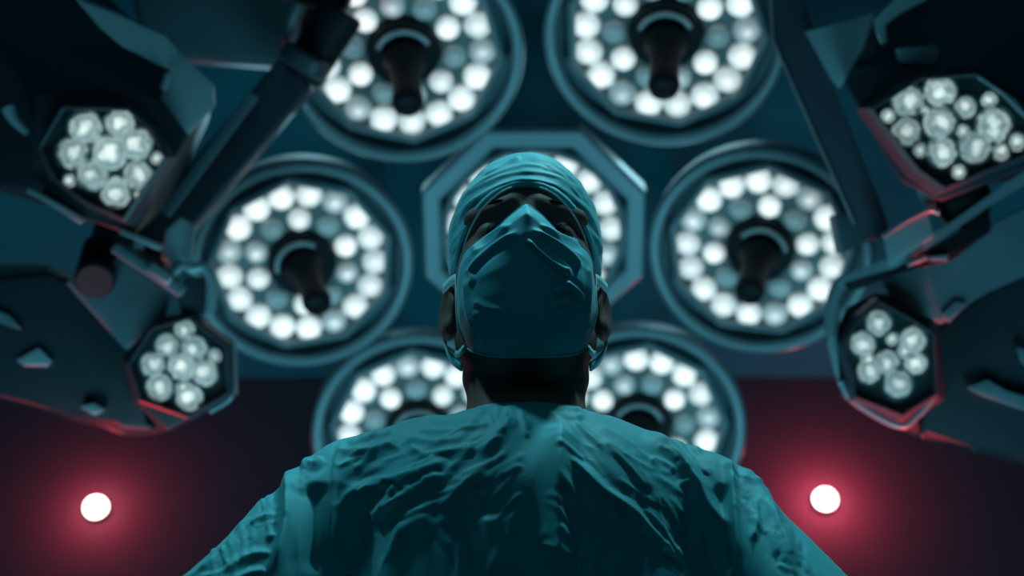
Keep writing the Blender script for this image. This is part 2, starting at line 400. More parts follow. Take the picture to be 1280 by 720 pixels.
# lower left
hex_lamp('small polygonal surgical spotlight at lower left with clustered lenses and grey rim',
    [(240, 399), (284, 434), (286, 490), (237, 518), (180, 498), (166, 455), (194, 412)],
    [(231, 413, .8), (210, 432, .9), (243, 436, 1), (192, 456, .95), (228, 458, 1.1), (256, 466, 1), (200, 484, 1.), (237, 497, 1.0), (268, 445, .6), (230, 486, .7)],
    2.40, .0205,
    [(238, 388), (292, 426), (294, 496), (208, 540), (166, 500), (154, 452), (186, 404)], 2.42,
    [(225, 392), (262, 425), (262, 490), (190, 545), (140, 520), (120, 450), (160, 400)], 2.62,
    [('rim_edge', lambda bm: tube(bm, catmull(outl([(292, 428), (293, 462), (289, 496), (262, 515)], 2.40), 6), .0045), 'steel'),
     ('side_body', lambda bm: prism(bm, outl([(-40, 350), (60, 340), (110, 360), (168, 425), (158, 470), (196, 540), (150, 536), (96, 512), (-40, 490)], 2.45), outl([(-40, 330), (60, 330), (105, 350), (158, 420), (150, 470), (186, 546), (150, 544), (96, 520), (-40, 490)], 2.66), .01), 'darkbody'),
     ('lit_top_face', lambda bm: prism(bm, outl([(82, 352), (150, 318), (214, 372), (205, 404), (158, 436)], 2.43), outl([(82, 356), (150, 322), (210, 376), (203, 408), (158, 440)], 2.46), .004), 'panel'),  # lit top of the housing, its light put into a paler panel
     ('lit_edge_tab', lambda bm: slab(bm, [(98, 508), (116, 503), (130, 512), (118, 520)], 2.43, .02, .003), 'light'),  # pale tab added where the body's lower edge catches red light
     ('side_vent', lambda bm: prism(bm, outl([(20, 450), (48, 434), (66, 452), (60, 458), (30, 458)], 2.44), outl([(22, 450), (48, 436), (64, 452), (60, 457), (32, 457)], 2.455), .002), 'light'),
     ('corner_cap', lambda bm: prism(bm, outl([(-10, 384), (12, 394), (28, 412), (10, 408), (-10, 400)], 2.44), outl([(-10, 386), (12, 396), (26, 412), (10, 406), (-10, 398)], 2.455), .002), 'panel')],
    rim=M['armdark'])
# upper right
hex_lamp('large polygonal surgical spotlight at upper right, tilted, with eight clear lenses',
    [(1090, 138), (1148, 102), (1216, 97), (1262, 128), (1284, 158), (1280, 192), (1178, 234), (1146, 212)],
    [(1134, 127, 1.0), (1174, 115, 1.0), (1132, 165, .9), (1174, 154, 1.0), (1206, 135, .7), (1241, 157, 1.1), (1177, 190, .95), (1218, 184, 1.0), (1270, 178, .6), (1150, 188, .5), (1203, 165, .5), (1250, 190, .6), (1155, 138, .4), (1236, 126, .55), (1110, 145, .5), (1198, 215, .5)],
    2.30, .0235,
    [(1056, 100), (1100, 86), (1150, 88), (1222, 84), (1272, 112), (1320, 170), (1300, 205), (1178, 252), (1128, 226)], 2.32,
    [(1062, 90), (1092, 30), (1160, -20), (1250, -20), (1340, -20), (1340, 170), (1310, 215), (1190, 240), (1130, 205)], 2.60,
    [('highlight_rail', lambda bm: prism(bm, outl([(1092, 24), (1126, -8), (1172, -8), (1126, 16), (1104, 30), (1110, 52), (1102, 56), (1094, 40)], 2.34), outl([(1094, 24), (1128, -8), (1168, -8), (1124, 14), (1102, 28), (1108, 52), (1103, 54), (1096, 40)], 2.38), .003), 'light'),  # highlight along the upper edge, shaped as a paler strip
     ('side_fin', lambda bm: prism(bm, outl([(1005, 38), (1060, 26), (1096, 12), (1078, 62), (1050, 112), (1038, 98)], 2.40), outl([(1008, 40), (1060, 30), (1092, 16), (1076, 62), (1050, 108), (1040, 98)], 2.43), .003), 'light'),
     ('status_window', lambda bm: slab(bm, [(1121, 60), (1172, 57), (1176, 66), (1170, 80), (1124, 79)], 2.345, .012, .002), 'light'),
     ('edge_trim', lambda bm: tube(bm, outl([(1222, 96), (1250, 114), (1282, 146)], 2.285), .0022), 'steel')])
# lower right
hex_lamp('small polygonal surgical spotlight at lower right, lower rim lit red',
    [(1097, 380), (1134, 400), (1162, 418), (1165, 490), (1124, 516), (1068, 494), (1055, 433), (1070, 402)],
    [(1098, 404, .95), (1078, 430, .95), (1140, 426, 1.0), (1115, 424, .55), (1108, 454, .95), (1086, 464, .9), (1144, 454, .85), (1122, 480, 1.05), (1130, 440, .6), (1084, 448, .6)],
    2.40, .0205,
    [(1096, 366), (1170, 404), (1178, 498), (1126, 530), (1052, 498), (1040, 430), (1060, 384)], 2.42,
    [(1120, 366), (1210, 400), (1220, 510), (1150, 548), (1070, 510), (1060, 420), (1080, 384)], 2.62,
    [('lower_rim', lambda bm: tube(bm, catmull(outl([(1050, 476), (1068, 502), (1122, 532), (1146, 520), (1168, 494)], 2.41), 6), .006), 'ring'),
     ('side_rim', lambda bm: prism(bm, outl([(1036, 384), (1052, 376), (1044, 430), (1052, 480), (1046, 476), (1034, 430)], 2.41), outl([(1038, 384), (1052, 378), (1046, 430), (1052, 478), (1046, 474), (1036, 430)], 2.46), .003), 'light'),
     ('side_body', lambda bm: prism(bm, outl([(1172, 410), (1230, 366), (1330, 320), (1330, 590), (1218, 552), (1150, 545)], 2.46), outl([(1170, 402), (1230, 356), (1330, 310), (1330, 596), (1218, 558), (1150, 550)], 2.66), .01), 'darkbody'),
     ('lit_top_face', lambda bm: prism(bm, outl([(1100, 352), (1160, 322), (1330, 232), (1330, 322), (1228, 366), (1176, 404), (1130, 386)], 2.44), outl([(1100, 356), (1160, 326), (1330, 236), (1330, 326), (1228, 370), (1176, 408), (1130, 390)], 2.48), .004), 'panel'),  # top face of the housing, painted paler as if lit
     ('edge_tab', lambda bm: slab(bm, [(1178, 392), (1196, 376), (1210, 380), (1186, 404)], 2.432, .014, .002), 'ring'),
     ('side_plate', lambda bm: prism(bm, outl([(1208, 484), (1236, 474), (1256, 490), (1300, 500), (1300, 520), (1225, 494)], 2.44), outl([(1210, 486), (1236, 478), (1256, 492), (1300, 502), (1300, 518), (1225, 492)], 2.47), .002), 'panel'),
     ('corner_cap', lambda bm: prism(bm, outl([(1270, 434), (1284, 436), (1284, 460), (1276, 454)], 2.44), outl([(1271, 436), (1284, 438), (1284, 458), (1277, 452)], 2.452), .002), 'panel')])

# ------------------------------------------------------------------ arms
def thing_arm(label, anchor, pieces, name='lamp_arm', cat='lamp arm'):
    root = empty(name, anchor, label, cat)
    for nm, fn, m in pieces:
        bm = bmesh.new(); fn(bm); bobj(nm, bm, M[m], root, 'angle', off=anchor)
    return root
def up_to_ceiling(p): return Vector((p.x, p.y, CEIL))
j0 = P(408, 42, 2.62); jt = P(425, -60, 2.64)
thing_arm('dark jointed arm slanting from the left spotlights up to the top left round lamp', j0, [
    ('lower_beam', lambda bm: beam(bm, P(372, 92, 2.66), P(182, 318, 2.66), .082, .05, RT, .008), 'armdark'),
    ('rail', lambda bm: beam(bm, P(318, 118, 2.60), P(206, 268, 2.60), .02, .014, RT, .003), 'groove'),
    ('knuckle', lambda bm: cyl(bm, P(428, 12, 2.60), P(376, 96, 2.62), .043, .040), 'black'),
    ('collar', lambda bm: cyl(bm, P(388, 66, 2.585), P(376, 88, 2.59), .048, .047), 'armdark'),
    ('upper_beam', lambda bm: beam(bm, P(436, 6, 2.64), P(330, -30, 2.64), .05, .05, UP, .008), 'black'),
    ('ceiling_post', lambda bm: cyl(bm, jt - Vector((0, 0, .05)), up_to_ceiling(jt), .045), 'armdark')])
j1 = P(222, 306, 2.40)
thing_arm('grey clamp bracket with bars and black knob joining the two left spotlights', j1, [
    ('clamp_block', lambda bm: prism(bm, outl([(206, 288), (226, 270), (243, 280), (236, 338), (200, 324)], 2.38), outl([(206, 288), (226, 272), (242, 282), (236, 334), (202, 322)], 2.48), .005), 'light'),
    ('block_edge', lambda bm: tube(bm, outl([(243, 284), (236, 326)], 2.375), .0045), 'steel'),
    ('upper_bar', lambda bm: beam(bm, P(52, 245, 2.37), P(104, 277, 2.37), .012, .012, UP, .003), 'steel'),
    ('middle_bar', lambda bm: beam(bm, P(150, 288, 2.37), P(203, 310, 2.37), .011, .014, UP, .003), 'steel'),
    ('long_bar', lambda bm: beam(bm, P(142, 308, 2.37), P(230, 366, 2.37), .020, .02, UP, .005), 'panel'),
    ('bar_highlight_sleeve', lambda bm: beam(bm, P(186, 332, 2.355), P(214, 352, 2.355), .018, .01, UP, .004), 'steel'),
    ('pin', lambda bm: cyl(bm, P(163, 318, 2.38), P(176, 303, 2.38), .011), 'panel'),
    ('knob', lambda bm: cyl(bm, P(118, 352, 2.40), P(126, 310, 2.50), .034, .03), 'black'),
    ('yoke', lambda bm: tube(bm, catmull(outl([(214, 344), (226, 333), (240, 336), (254, 334), (264, 348), (264, 372), (262, 392)], 2.385), 6), .0095), 'light'),
    ('yoke_plate', lambda bm: slab(bm, [(232, 346), (256, 346), (260, 392), (226, 392), (222, 372)], 2.40, .05, .004), 'armdark'),
    ('socket', lambda bm: slab(bm, [(118, 276), (150, 292), (196, 318), (206, 340), (160, 322), (112, 300)], 2.43, .08, .005), 'black')],
    'clamp_bracket', 'bracket')
j2 = P(1030, 110, 2.42); jr = P(960, -70, 2.46)
thing_arm('long dark flat arm running down from top right of centre to the right clamp', j2, [
    ('beam', lambda bm: prism(bm, outl([(962, -40), (1000, -40), (1012, 34), (1036, 92), (1112, 282), (1100, 300), (1084, 298), (1068, 280), (966, 50)], 2.42), outl([(966, -40), (1000, -40), (1012, 38), (1036, 98), (1104, 280), (1096, 296), (1086, 294), (1072, 276), (970, 50)], 2.47), .005), 'armdark'),
    ('edge_strip', lambda bm: tube(bm, outl([(963, -30), (966, 50), (1068, 280)], 2.418), .0022), 'steel'),
    ('elbow', lambda bm: slab(bm, [(1042, 268), (1082, 262), (1098, 296), (1052, 318)], 2.50, .05, .006), 'shell'),
    ('ceiling_post', lambda bm: cyl(bm, jr - Vector((0, 0, .03)), up_to_ceiling(jr), .045), 'armdark')])
j3 = P(1136, 300, 2.38)
thing_arm('grey clamp bracket with long dark bar and black joint between the two right spotlights', j3, [
    ('clamp_block', lambda bm: prism(bm, outl([(1104, 296), (1160, 264), (1168, 296), (1112, 334)], 2.37), outl([(1106, 298), (1158, 268), (1165, 296), (1112, 330)], 2.44), .004), 'light'),
    ('block_edge', lambda bm: tube(bm, catmull(outl([(1104, 296), (1130, 278), (1160, 263), (1174, 266)], 2.365), 5), .0045), 'steel'),
    ('ball_joint', lambda bm: lathe(bm, [(0, -.03)] + [(.048 * math.cos(a), .03 * math.sin(a)) for a in [math.radians(-80 + 16 * i) for i in range(11)]] + [(0, .03)], 32,
        Matrix.Translation(P(1204, 250, 2.42)) @ (-FW).to_track_quat('Z', 'Y').to_matrix().to_4x4()), 'black'),
    ('joint_neck', lambda bm: prism(bm, outl([(1140, 224), (1152, 218), (1170, 240), (1168, 268), (1156, 262)], 2.375), outl([(1142, 226), (1152, 222), (1168, 240), (1166, 266), (1156, 260)], 2.42), .003), 'shell'),
    ('long_bar', lambda bm: prism(bm, outl([(1320, 184), (1320, 206), (1230, 262), (1170, 304), (1118, 336), (1060, 350), (1044, 358), (1052, 342), (1110, 326), (1180, 284), (1262, 226)], 2.385), outl([(1320, 186), (1320, 204), (1230, 262), (1170, 302), (1118, 334), (1060, 348), (1046, 356), (1054, 342), (1110, 328), (1180, 286), (1262, 228)], 2.42), .003), 'shell'),
    ('lower_bar', lambda bm: prism(bm, outl([(1050, 346), (1110, 334), (1180, 304), (1236, 262), (1240, 288), (1190, 326), (1130, 340), (1062, 366)], 2.40), outl([(1052, 348), (1110, 336), (1180, 306), (1234, 266), (1238, 286), (1190, 322), (1130, 338), (1062, 362)], 2.45), .004), 'black'),
    ('bright_insert', lambda bm: tube(bm, outl([(1134, 331), (1158, 322)], 2.375), .004), 'steel'),
    ('red_tab', lambda bm: slab(bm, [(1162, 321), (1186, 318), (1184, 326), (1164, 326)], 2.39, .01, .001), 'ring'),
    ('hinge_arm', lambda bm: tube(bm, catmull(outl([(1066, 346), (1050, 356), (1040, 384), (1040, 420)], 2.42), 6), .012), 'shell')],
    'clamp_bracket', 'bracket')
# equipment case fixed to the ceiling behind the left arm
q0 = P(300, 20, 3.0)
thing_arm('flat dark teal ceiling case behind the left arm, above the left round lamp', q0, [
    ('case', lambda bm: slab(bm, [(150, -60), (385, -60), (368, 84), (180, 70)], 3.0, .08, .02), 'groove'),
    ('hanger', lambda bm: cyl(bm, P(290, -20, 3.04), up_to_ceiling(P(290, -20, 3.04)), .03), 'shell')],
    'equipment_case', 'ceiling case')

# ------------------------------------------------------------------ red alarm lights on the back wall
def on_wall(px, py):
    d = P(px, py, 1) - CAM; return CAM + d * (YB / d.y)
for px, py, lab, pw in ((122, 638, 'round red alarm light on the back wall at lower left, below the left lamps', 7.5),
                    (1030, 628, 'round red alarm light on the back wall at lower right, beside the surgeon\'s shoulder', 12)):
    p = on_wall(px, py); root = empty('alarm_light', p, lab, 'alarm light', 'red alarm lights on the back wall')
    T = Matrix.Rotation(math.radians(90), 4, 'X')
    bm = bmesh.new(); lathe(bm, [(0, 0), (.040, 0), (.040, .012), (.036, .02), (0, .02)], 40, T); bobj('base', bm, M['bulb_base'], root)
    bm = bmesh.new(); lathe(bm, [(.0365, .02)] + [(.0365 * math.cos(a), .02 + .035 * math.sin(a)) for a in [math.radians(9 * i) for i in range(1, 10)]] + [(0, .055)], 32, T); bobj('dome', bm, M['bulb'], root, True)
    light('alarm_glow', 'POINT', p + Vector((0, -.125, 0)), None, pw * .5, (1, .05, .085), .03)

# ------------------------------------------------------------------ implicit surface tools (for the figure)
def sd_cone(X, Y, Z, a, b, ra, rb, sc=(1, 1, 1)):
    """capsule with changing radius; sc stretches the section"""
    a = np.array(a, float); b = np.array(b, float); s = np.array(sc, float)
    x, y, z = (X - a[0]) / s[0], (Y - a[1]) / s[1], (Z - a[2]) / s[2]
    d = (b - a) / s; L2 = float(d @ d)
    t = np.clip((x * d[0] + y * d[1] + z * d[2]) / L2, 0, 1)
    return (np.sqrt((x - t * d[0]) ** 2 + (y - t * d[1]) ** 2 + (z - t * d[2]) ** 2) - (ra + (rb - ra) * t)) * s.min()
def sd_ell(X, Y, Z, c, r):
    x, y, z = (X - c[0]) / r[0], (Y - c[1]) / r[1], (Z - c[2]) / r[2]
    return (np.sqrt(x * x + y * y + z * z) - 1) * min(r)
def smin(a, b, k):
    h = np.clip(.5 + .5 * (b - a) / k, 0, 1); return b + (a - b) * h - k * h * (1 - h)
def smax(a, b, k): return -smin(-a, -b, k)
def surface(fn, xs, ys, zs):
    """surface nets on a rectilinear grid -> verts, quads"""
    xs, ys, zs = [np.asarray(v, np.float32) for v in (xs, ys, zs)]
    X, Y, Z = np.meshgrid(xs, ys, zs, indexing='ij', sparse=True)
    D = fn(X, Y, Z).astype(np.float32); ins = D < 0
    nx, ny, nz = D.shape
    cnt = np.zeros((nx - 1, ny - 1, nz - 1), np.int8)
    cs = [(i, j, k) for i in (0, 1) for j in (0, 1) for k in (0, 1)]
    for i, j, k in cs: cnt += ins[i:nx - 1 + i, j:ny - 1 + j, k:nz - 1 + k]
    act = (cnt > 0) & (cnt < 8); I = np.argwhere(act); del cnt
    ids = -np.ones(act.shape, np.int32); ids[act] = np.arange(len(I))
    acc = np.zeros((len(I), 3)); num = np.zeros(len(I))
    ax = (xs, ys, zs)
    for a in cs:
        for d_ in range(3):
            if a[d_] == 1: continue
            b = list(a); b[d_] = 1
            A = I + a; B = I + b
            da = D[A[:, 0], A[:, 1], A[:, 2]]; db = D[B[:, 0], B[:, 1], B[:, 2]]
            m = (da < 0) != (db < 0); t = np.where(m, da / np.where(m, da - db, 1), 0)
            pa = np.stack([ax[q][A[:, q]] for q in range(3)], 1); pb = np.stack([ax[q][B[:, q]] for q in range(3)], 1)
            acc += (pa + (pb - pa) * t[:, None]) * m[:, None]; num += m
    V = acc / num[:, None]; quads = []
    for d_ in range(3):
        sl0 = [slice(1, -1)] * 3; sl1 = [slice(1, -1)] * 3; sl0[d_] = slice(0, -1); sl1[d_] = slice(1, None)
        a = ins[tuple(sl0)]; b = ins[tuple(sl1)]; E = np.argwhere(a != b)
        if not len(E): continue
        o = [1, 1, 1]; o[d_] = 0; E2 = E + o; u, w = (d_ + 1) % 3, (d_ + 2) % 3
        def cid(du, dw):
            Q = E2.copy(); Q[:, u] += du; Q[:, w] += dw; return ids[Q[:, 0], Q[:, 1], Q[:, 2]]
        q = np.stack([cid(-1, -1), cid(0, -1), cid(0, 0), cid(-1, 0)], 1)
        flip = ~a[tuple(E.T)]; q[flip] = q[flip][:, ::-1]; quads.append(q)
    F = np.concatenate(quads); F = F[(F >= 0).all(1)]
    return V, F
def mesh_vf(name, V, F):
    me = bpy.data.meshes.new(name); n = len(F); k = F.shape[1]
    me.vertices.add(len(V)); me.vertices.foreach_set('co', np.asarray(V, np.float32).ravel())
    me.loops.add(n * k); me.loops.foreach_set('vertex_index', F.ravel().astype(np.int32))
    me.polygons.add(n); me.polygons.foreach_set('loop_start', (np.arange(n) * k).astype(np.int32))
    me.update(calc_edges=True); me.validate(); return me
def vnormals(V, F):
    a = V[F[:, 2]] - V[F[:, 0]]; b = V[F[:, 3]] - V[F[:, 1]]; fn = np.cross(a, b); N = np.zeros_like(V)
    for k in range(4): np.add.at(N, F[:, k], fn)
    return N / np.maximum(np.linalg.norm(N, axis=1, keepdims=True), 1e-12)
def smooth_v(V, F, it=3, lam=.5):
    for _ in range(it):
        A = np.zeros_like(V); n = np.zeros(len(V))
        for i in range(4):
            for j in (1, 3):
                np.add.at(A, F[:, i], V[F[:, (i + j) % 4]]); np.add.at(n, F[:, i], 1)
        V = V + lam * (A / np.maximum(n, 1)[:, None] - V)
    return V
def axis(segs):
    out = []
    for a, b, h in segs: out += list(np.arange(a, b - h * .3, h))
    return out + [segs[-1][1]]
def fold_field(px, py, folds):
    """height of creases that run along traced curves; px, py in the photo's frame"""
    H = np.zeros(len(px)); HN = np.zeros(len(px))
    for pts, amp, w in folds:
        pts = [Vector((p[0], p[1], 0)) for p in pts]
        c = catmull(pts, 8) if len(pts) > 2 else [pts[0].lerp(pts[1], t / 8) for t in range(9)]
        c = np.array([(q.x, q.y) for q in c]); best = np.full(len(px), 1e9); tt = np.zeros(len(px))
        lo, hi = c.min(0) - 4 * w, c.max(0) + 4 * w
        m = (px > lo[0]) & (px < hi[0]) & (py > lo[1]) & (py < hi[1])
        if not m.any(): continue
        x, y = px[m], py[m]; bd = np.full(len(x), 1e9); bt = np.zeros(len(x)); n = len(c) - 1
        for i in range(n):
            d = c[i + 1] - c[i]; L2 = d @ d + 1e-9; t = np.clip(((x - c[i, 0]) * d[0] + (y - c[i, 1]) * d[1]) / L2, 0, 1)
            e = np.hypot(x - c[i, 0] - t * d[0], y - c[i, 1] - t * d[1]); k = e < bd
            bd[k] = e[k]; bt[k] = ((i + t) / n)[k]
        env = np.clip(np.minimum(bt, 1 - bt) / .18, 0, 1); env = env * env * (3 - 2 * env)
        q = bd / w
        g = amp * env * np.exp(-1.35 * (np.sqrt(q * q + .12) - .346)); tr = -.22 * abs(amp) * env * np.exp(-((q - 2.0) / .9) ** 2)
        H[m] = np.maximum(H[m], g); HN[m] = np.minimum(HN[m], np.minimum(g, tr))
    return H + HN
def vnoise(p, seed=0):
    """smooth value noise, p (n,3)"""
    r = np.random.default_rng(seed); T = r.random((32, 32, 32)); i = np.floor(p).astype(int); f = p - i; f = f * f * (3 - 2 * f); o = 0
    for dx in (0, 1):
        for dy in (0, 1):
            for dz in (0, 1):
                w = (f[:, 0] if dx else 1 - f[:, 0]) * (f[:, 1] if dy else 1 - f[:, 1]) * (f[:, 2] if dz else 1 - f[:, 2])
                o = o + w * T[(i[:, 0] + dx) % 32, (i[:, 1] + dy) % 32, (i[:, 2] + dz) % 32]
    return o - .5

# ------------------------------------------------------------------ the surgeon
PX, PY = .0145, 1.28
BASE = Vector((PX, PY, 0))
surgeon = empty('person', BASE, 'surgeon in teal gown, cap and mask looking down towards the viewer, seen from below', 'person')
OFF = np.array(BASE)
def add_part(name, V, F, m, parent=surgeon, extra=None):
    me = mesh_vf(name, V, F); return link(name, me, m, parent, True)

def body(X, Y, Z):
    Xa = np.abs(X)
    d = sd_ell(X, Y, Z, (0, -.008, 1.682), (.0775, .098, .100))
    d = smin(d, sd_ell(X, Y, Z, (0, -.048, 1.592), (.060, .056, .082)), .03)
    d = smin(d, sd_ell(Xa, Y, Z, (.047, -.052, 1.620), (.024, .034, .032)), .02)
    d = smin(d, sd_ell(X, Y, Z, (0, -.082, 1.522), (.026, .02, .018)), .025)
    d = smin(d, sd_cone(Xa, Y, Z, (.056, -.005, 1.572), (.022, -.075, 1.522), .017, .014), .025)
    # brow, sockets, lids, nose, mouth
    d = smax(d, -sd_ell(Xa, Y, Z, (.034, -.116, 1.657), (.019, .022, .013)), .012)
    d = smin(d, sd_cone(Xa, Y, Z, (.012, -.097, 1.683), (.056, -.076, 1.682), .007, .006), .02)
    d = smin(d, sd_ell(Xa, Y, Z, (.033, -.0845, 1.656), (.0155, .012, .0115)), .006)
    d = smin(d, sd_cone(X, Y, Z, (0, -.100, 1.668), (0, -.126, 1.624), .008, .011), .012)
    d = smin(d, sd_ell(Xa, Y, Z, (.011, -.118, 1.618), (.009, .011, .008)), .006)
    d = smin(d, sd_cone(Xa, Y, Z, (0, -.105, 1.583), (.022, -.097, 1.580), .006, .003), .005)
    d = smin(d, sd_cone(Xa, Y, Z, (0, -.104, 1.573), (.018, -.097, 1.576), .006, .003), .005)
    # neck and shoulders
    d = smin(d, sd_cone(X, Y, Z, (0, .012, 1.60), (0, .005, 1.44), .056, .060), .03)
    d = smin(d, sd_cone(Xa, Y, Z, (.052, .02, 1.54), (.016, -.048, 1.45), .012, .010), .02)
    d = smin(d, sd_cone(Xa, Y, Z, (.02, .02, 1.435), (.135, .01, 1.375), .042, .036), .03)
    # ears
    e = sd_ell(Xa - .35 * (Y - .004), Y, Z, (.0835, .004, 1.618), (.0075, .020, .033))
    e = smax(e, -sd_ell(Xa - .35 * (Y - .004), Y, Z, (.0925, .000, 1.622), (.008, .011, .020)), .004)
    e = smin(e, sd_ell(Xa, Y, Z, (.0825, -.004, 1.590), (.006, .008, .010)), .008)
    d = smin(d, e, .006)
    # torso, arms, legs (under the clothes)
    d = smin(d, sd_cone(X, Y, Z, (0, .008, 1.355), (0, .02, 1.08), .104, .085, (1.35, .9, 1)), .06)
    d = smin(d, sd_cone(X, Y, Z, (0, .0, 1.06), (0, .01, .93), .10, .11, (1.3, .9, 1)), .06)
    d = smin(d, sd_cone(Xa, Y, Z, (.160, .005, 1.355), (.318, -.045, 1.12), .036, .034), .02)
    d = smin(d, sd_cone(Xa, Y, Z, (.318, -.045, 1.12), (.25, -.20, .93), .036, .026), .02)
    d = smin(d, sd_cone(Xa, Y, Z, (.09, .01, .92), (.10, .0, .48), .078, .052), .05)
    d = smin(d, sd_cone(Xa, Y, Z, (.10, .0, .48), (.10, .02, .09), .05, .036), .03)
    return d
xs = axis([(-.34, -.105, .008), (-.105, .105, .0021), (.105, .345, .008)])
ys = axis([(-.26, -.15, .008), (-.15, .05, .0021), (.05, .16, .006)])
zs = axis([(.03, 1.49, .010), (1.49, 1.80, .0021)])
V, F = surface(body, xs, ys, zs); V = smooth_v(V, F, 1, .4)
bodyo = add_part('body', V, F, M['skin'])
# eyes under the lids, brows
for s in (-1, 1):
    bm = bmesh.new(); bmesh.ops.create_uvsphere(bm, u_segments=24, v_segments=16, radius=.0105, matrix=Matrix.Translation((s * .033, -.0880, 1.6545)))
    bobj('eye', bm, M['eye'], surgeon, True)
    bm = bmesh.new(); tube(bm, catmull([(s * .014, -.1065, 1.6805), (s * .032, -.1010, 1.6850), (s * .054, -.0835, 1.6835)], 6), [.0012 + .001 * math.sin(i / 12 * math.pi) for i in range(13)], 8)
    bobj('eyebrow', bm, M['hair'], surgeon, True)

# cap
def cap(X, Y, Z):
    d = sd_ell(X, Y, Z, (0, -.002, 1.690), (.0855, .108, .114))
    d = smin(d, sd_ell(X, Y, Z, (.026, .035, 1.745), (.055, .06, .058)), .03)
    # lower edge: high over the brow, low at the ears and nape
    edge = 1.700 - .46 * (Y + .108) + .7 * np.maximum(0, Y - .02) - 3.2 * X * X
    return smax(d, edge - Z, .004)
xs = axis([(-.10, .10, .0017)]); ys = axis([(-.13, .13, .0018)]); zs = axis([(1.58, 1.82, .0017)])
V, F = surface(cap, xs, ys, zs); V = smooth_v(V, F, 2, .5); N = vnormals(V, F)
px, py = project(V + OFF)
capf = [([(566, 300), (582, 262), (615, 238), (655, 226), (700, 236), (735, 268), (748, 300)], .0030, 4.5),
        ([(562, 290), (580, 248), (612, 226), (655, 216), (700, 224), (736, 252), (752, 290)], .0022, 3.5),
        ([(590, 236), (622, 216), (660, 208), (694, 214)], .0022, 3.5), ([(600, 222), (635, 203), (652, 196)], .0022, 3.5),
        ([(572, 262), (600, 228), (640, 205)], .0018, 3), ([(652, 194), (690, 206), (720, 232), (742, 270)], .0026, 4),
        ([(676, 203), (704, 222), (730, 256)], .0022, 3.5), ([(563, 320), (566, 285), (578, 258)], .002, 3.5), ([(752, 320), (745, 285), (732, 258)], .002, 3.5)]
H = fold_field(px, py, capf) + .0022 * vnoise(V * np.array([30, 30, 70]), 3) + .0010 * vnoise(V * np.array([80, 80, 200]), 4)
V = V + N * H[:, None]
capo = add_part('surgical_cap', V, F, M['capm'])
# cap hem
def cap_edge(n=90, grow=.0, rx=.0855, ry=.108, z0=1.700, k2=.46, k3=3.2):
    pts = []
    for i in range(n):
        a = 2 * math.pi * i / n; lo = None
        for it in range(1):
            cx, sy = math.sin(a), -math.cos(a)
            z = 1.70
            for _ in range(12):
                k = math.sqrt(max(.02, 1 - ((z - 1.690) / .114) ** 2)); x = cx * rx * k; y = -.002 + sy * ry * k
                z = z0 - k2 * (y + .108) + .7 * max(0, y - .02) - k3 * x * x
        pts.append(Vector((x * (1 + grow), y * (1 + grow), z + .003)))
    return pts
pts = cap_edge(); bm = bmesh.new(); pr = None; rings = []
for i, p in enumerate(pts):
    out = Vector((p.x, p.y, 0)).normalized()
    rings.append([bm.verts.new(p + out * a + Vector((0, 0, b))) for a, b in ((-.003, -.004), (.0012, -.0045), (.0018, .0), (.0012, .0045), (-.003, .004))])
for i in range(len(rings)):
    a, b = rings[i], rings[(i + 1) % len(rings)]
    for k in range(5): bm.faces.new((a[k], b[k], b[(k + 1) % 5], a[(k + 1) % 5]))
bobj('hem', bm, M['capm'], capo, True)
for s_ in (-1, 1):
    arc = cap_edge(360, 0, .0835, .1130, 1.690, .50, 3.6)
    arc = [arc[(s_ * k) % 360] for k in range(10, 64, 3)]
    bm = bmesh.new(); tube(bm, arc, .0011, 8); bobj('inner_elastic', bm, M['tape'], capo, True)
# hair at the nape and temples
bm = bmesh.new(); bmesh.ops.create_uvsphere(bm, u_segments=40, v_segments=24, radius=1, matrix=Matrix.Translation((0, .012, 1.668)) @ Matrix.Diagonal((.0795, .085, .088, 1)))
bobj('hair', bm, M['hair'], surgeon, True)

# face mask: a draped sheet from nose bridge to under the chin
def mask_pt(u, v):
    """u -1..1 across, v 0..1 from the top edge to below the chin"""
    a = u * math.radians(84)
    au = abs(u)
    ztop = 1.673 - .043 * au ** .72 ; zbot = 1.497 + .050 * au ** 2.2
    z = ztop + (zbot - ztop) * v
    w = .0735 - .0015 * v - .020 * max(0, v - .5) ** 2 * 4 * .6
    # forward reach along the midline
    fr = np.interp(v, [0, .10, .22, .35, .5, .65, .8, .92, 1.0], [.110, .127, .139, .141, .136, .130, .122, .112, .092])
    x = w * math.sin(a) ; yb = -.012
    ca = max(0, math.cos(a))
    y = yb + -(fr - .012) * ca ** (.62)
    # ridge over the nose near the top
    ridge = math.exp(-(u / .16) ** 2) * np.interp(v, [0, .18, .4, .6], [.004, .010, .006, 0])
    cheek = -math.exp(-((au - .42) / .2) ** 2) * np.interp(v, [0, .2, .5], [.013, .010, 0])
    return (x, y - ridge - cheek, z)
NU, NV = 150, 110
G = np.array([[mask_pt(-1 + 2 * i / (NU - 1), j / (NV - 1)) for i in range(NU)] for j in range(NV)]).reshape(-1, 3)
idx = np.arange(NU * NV).reshape(NV, NU)
F = np.stack([idx[:-1, :-1], idx[1:, :-1], idx[1:, 1:], idx[:-1, 1:]], -1).reshape(-1, 4)
G = smooth_v(G, F, 2, .4)
N = vnormals(G, F)
if (N @ np.array([0, -1, 0])).mean() < 0: F = F[:, ::-1]; N = -N
px, py = project(G + OFF)
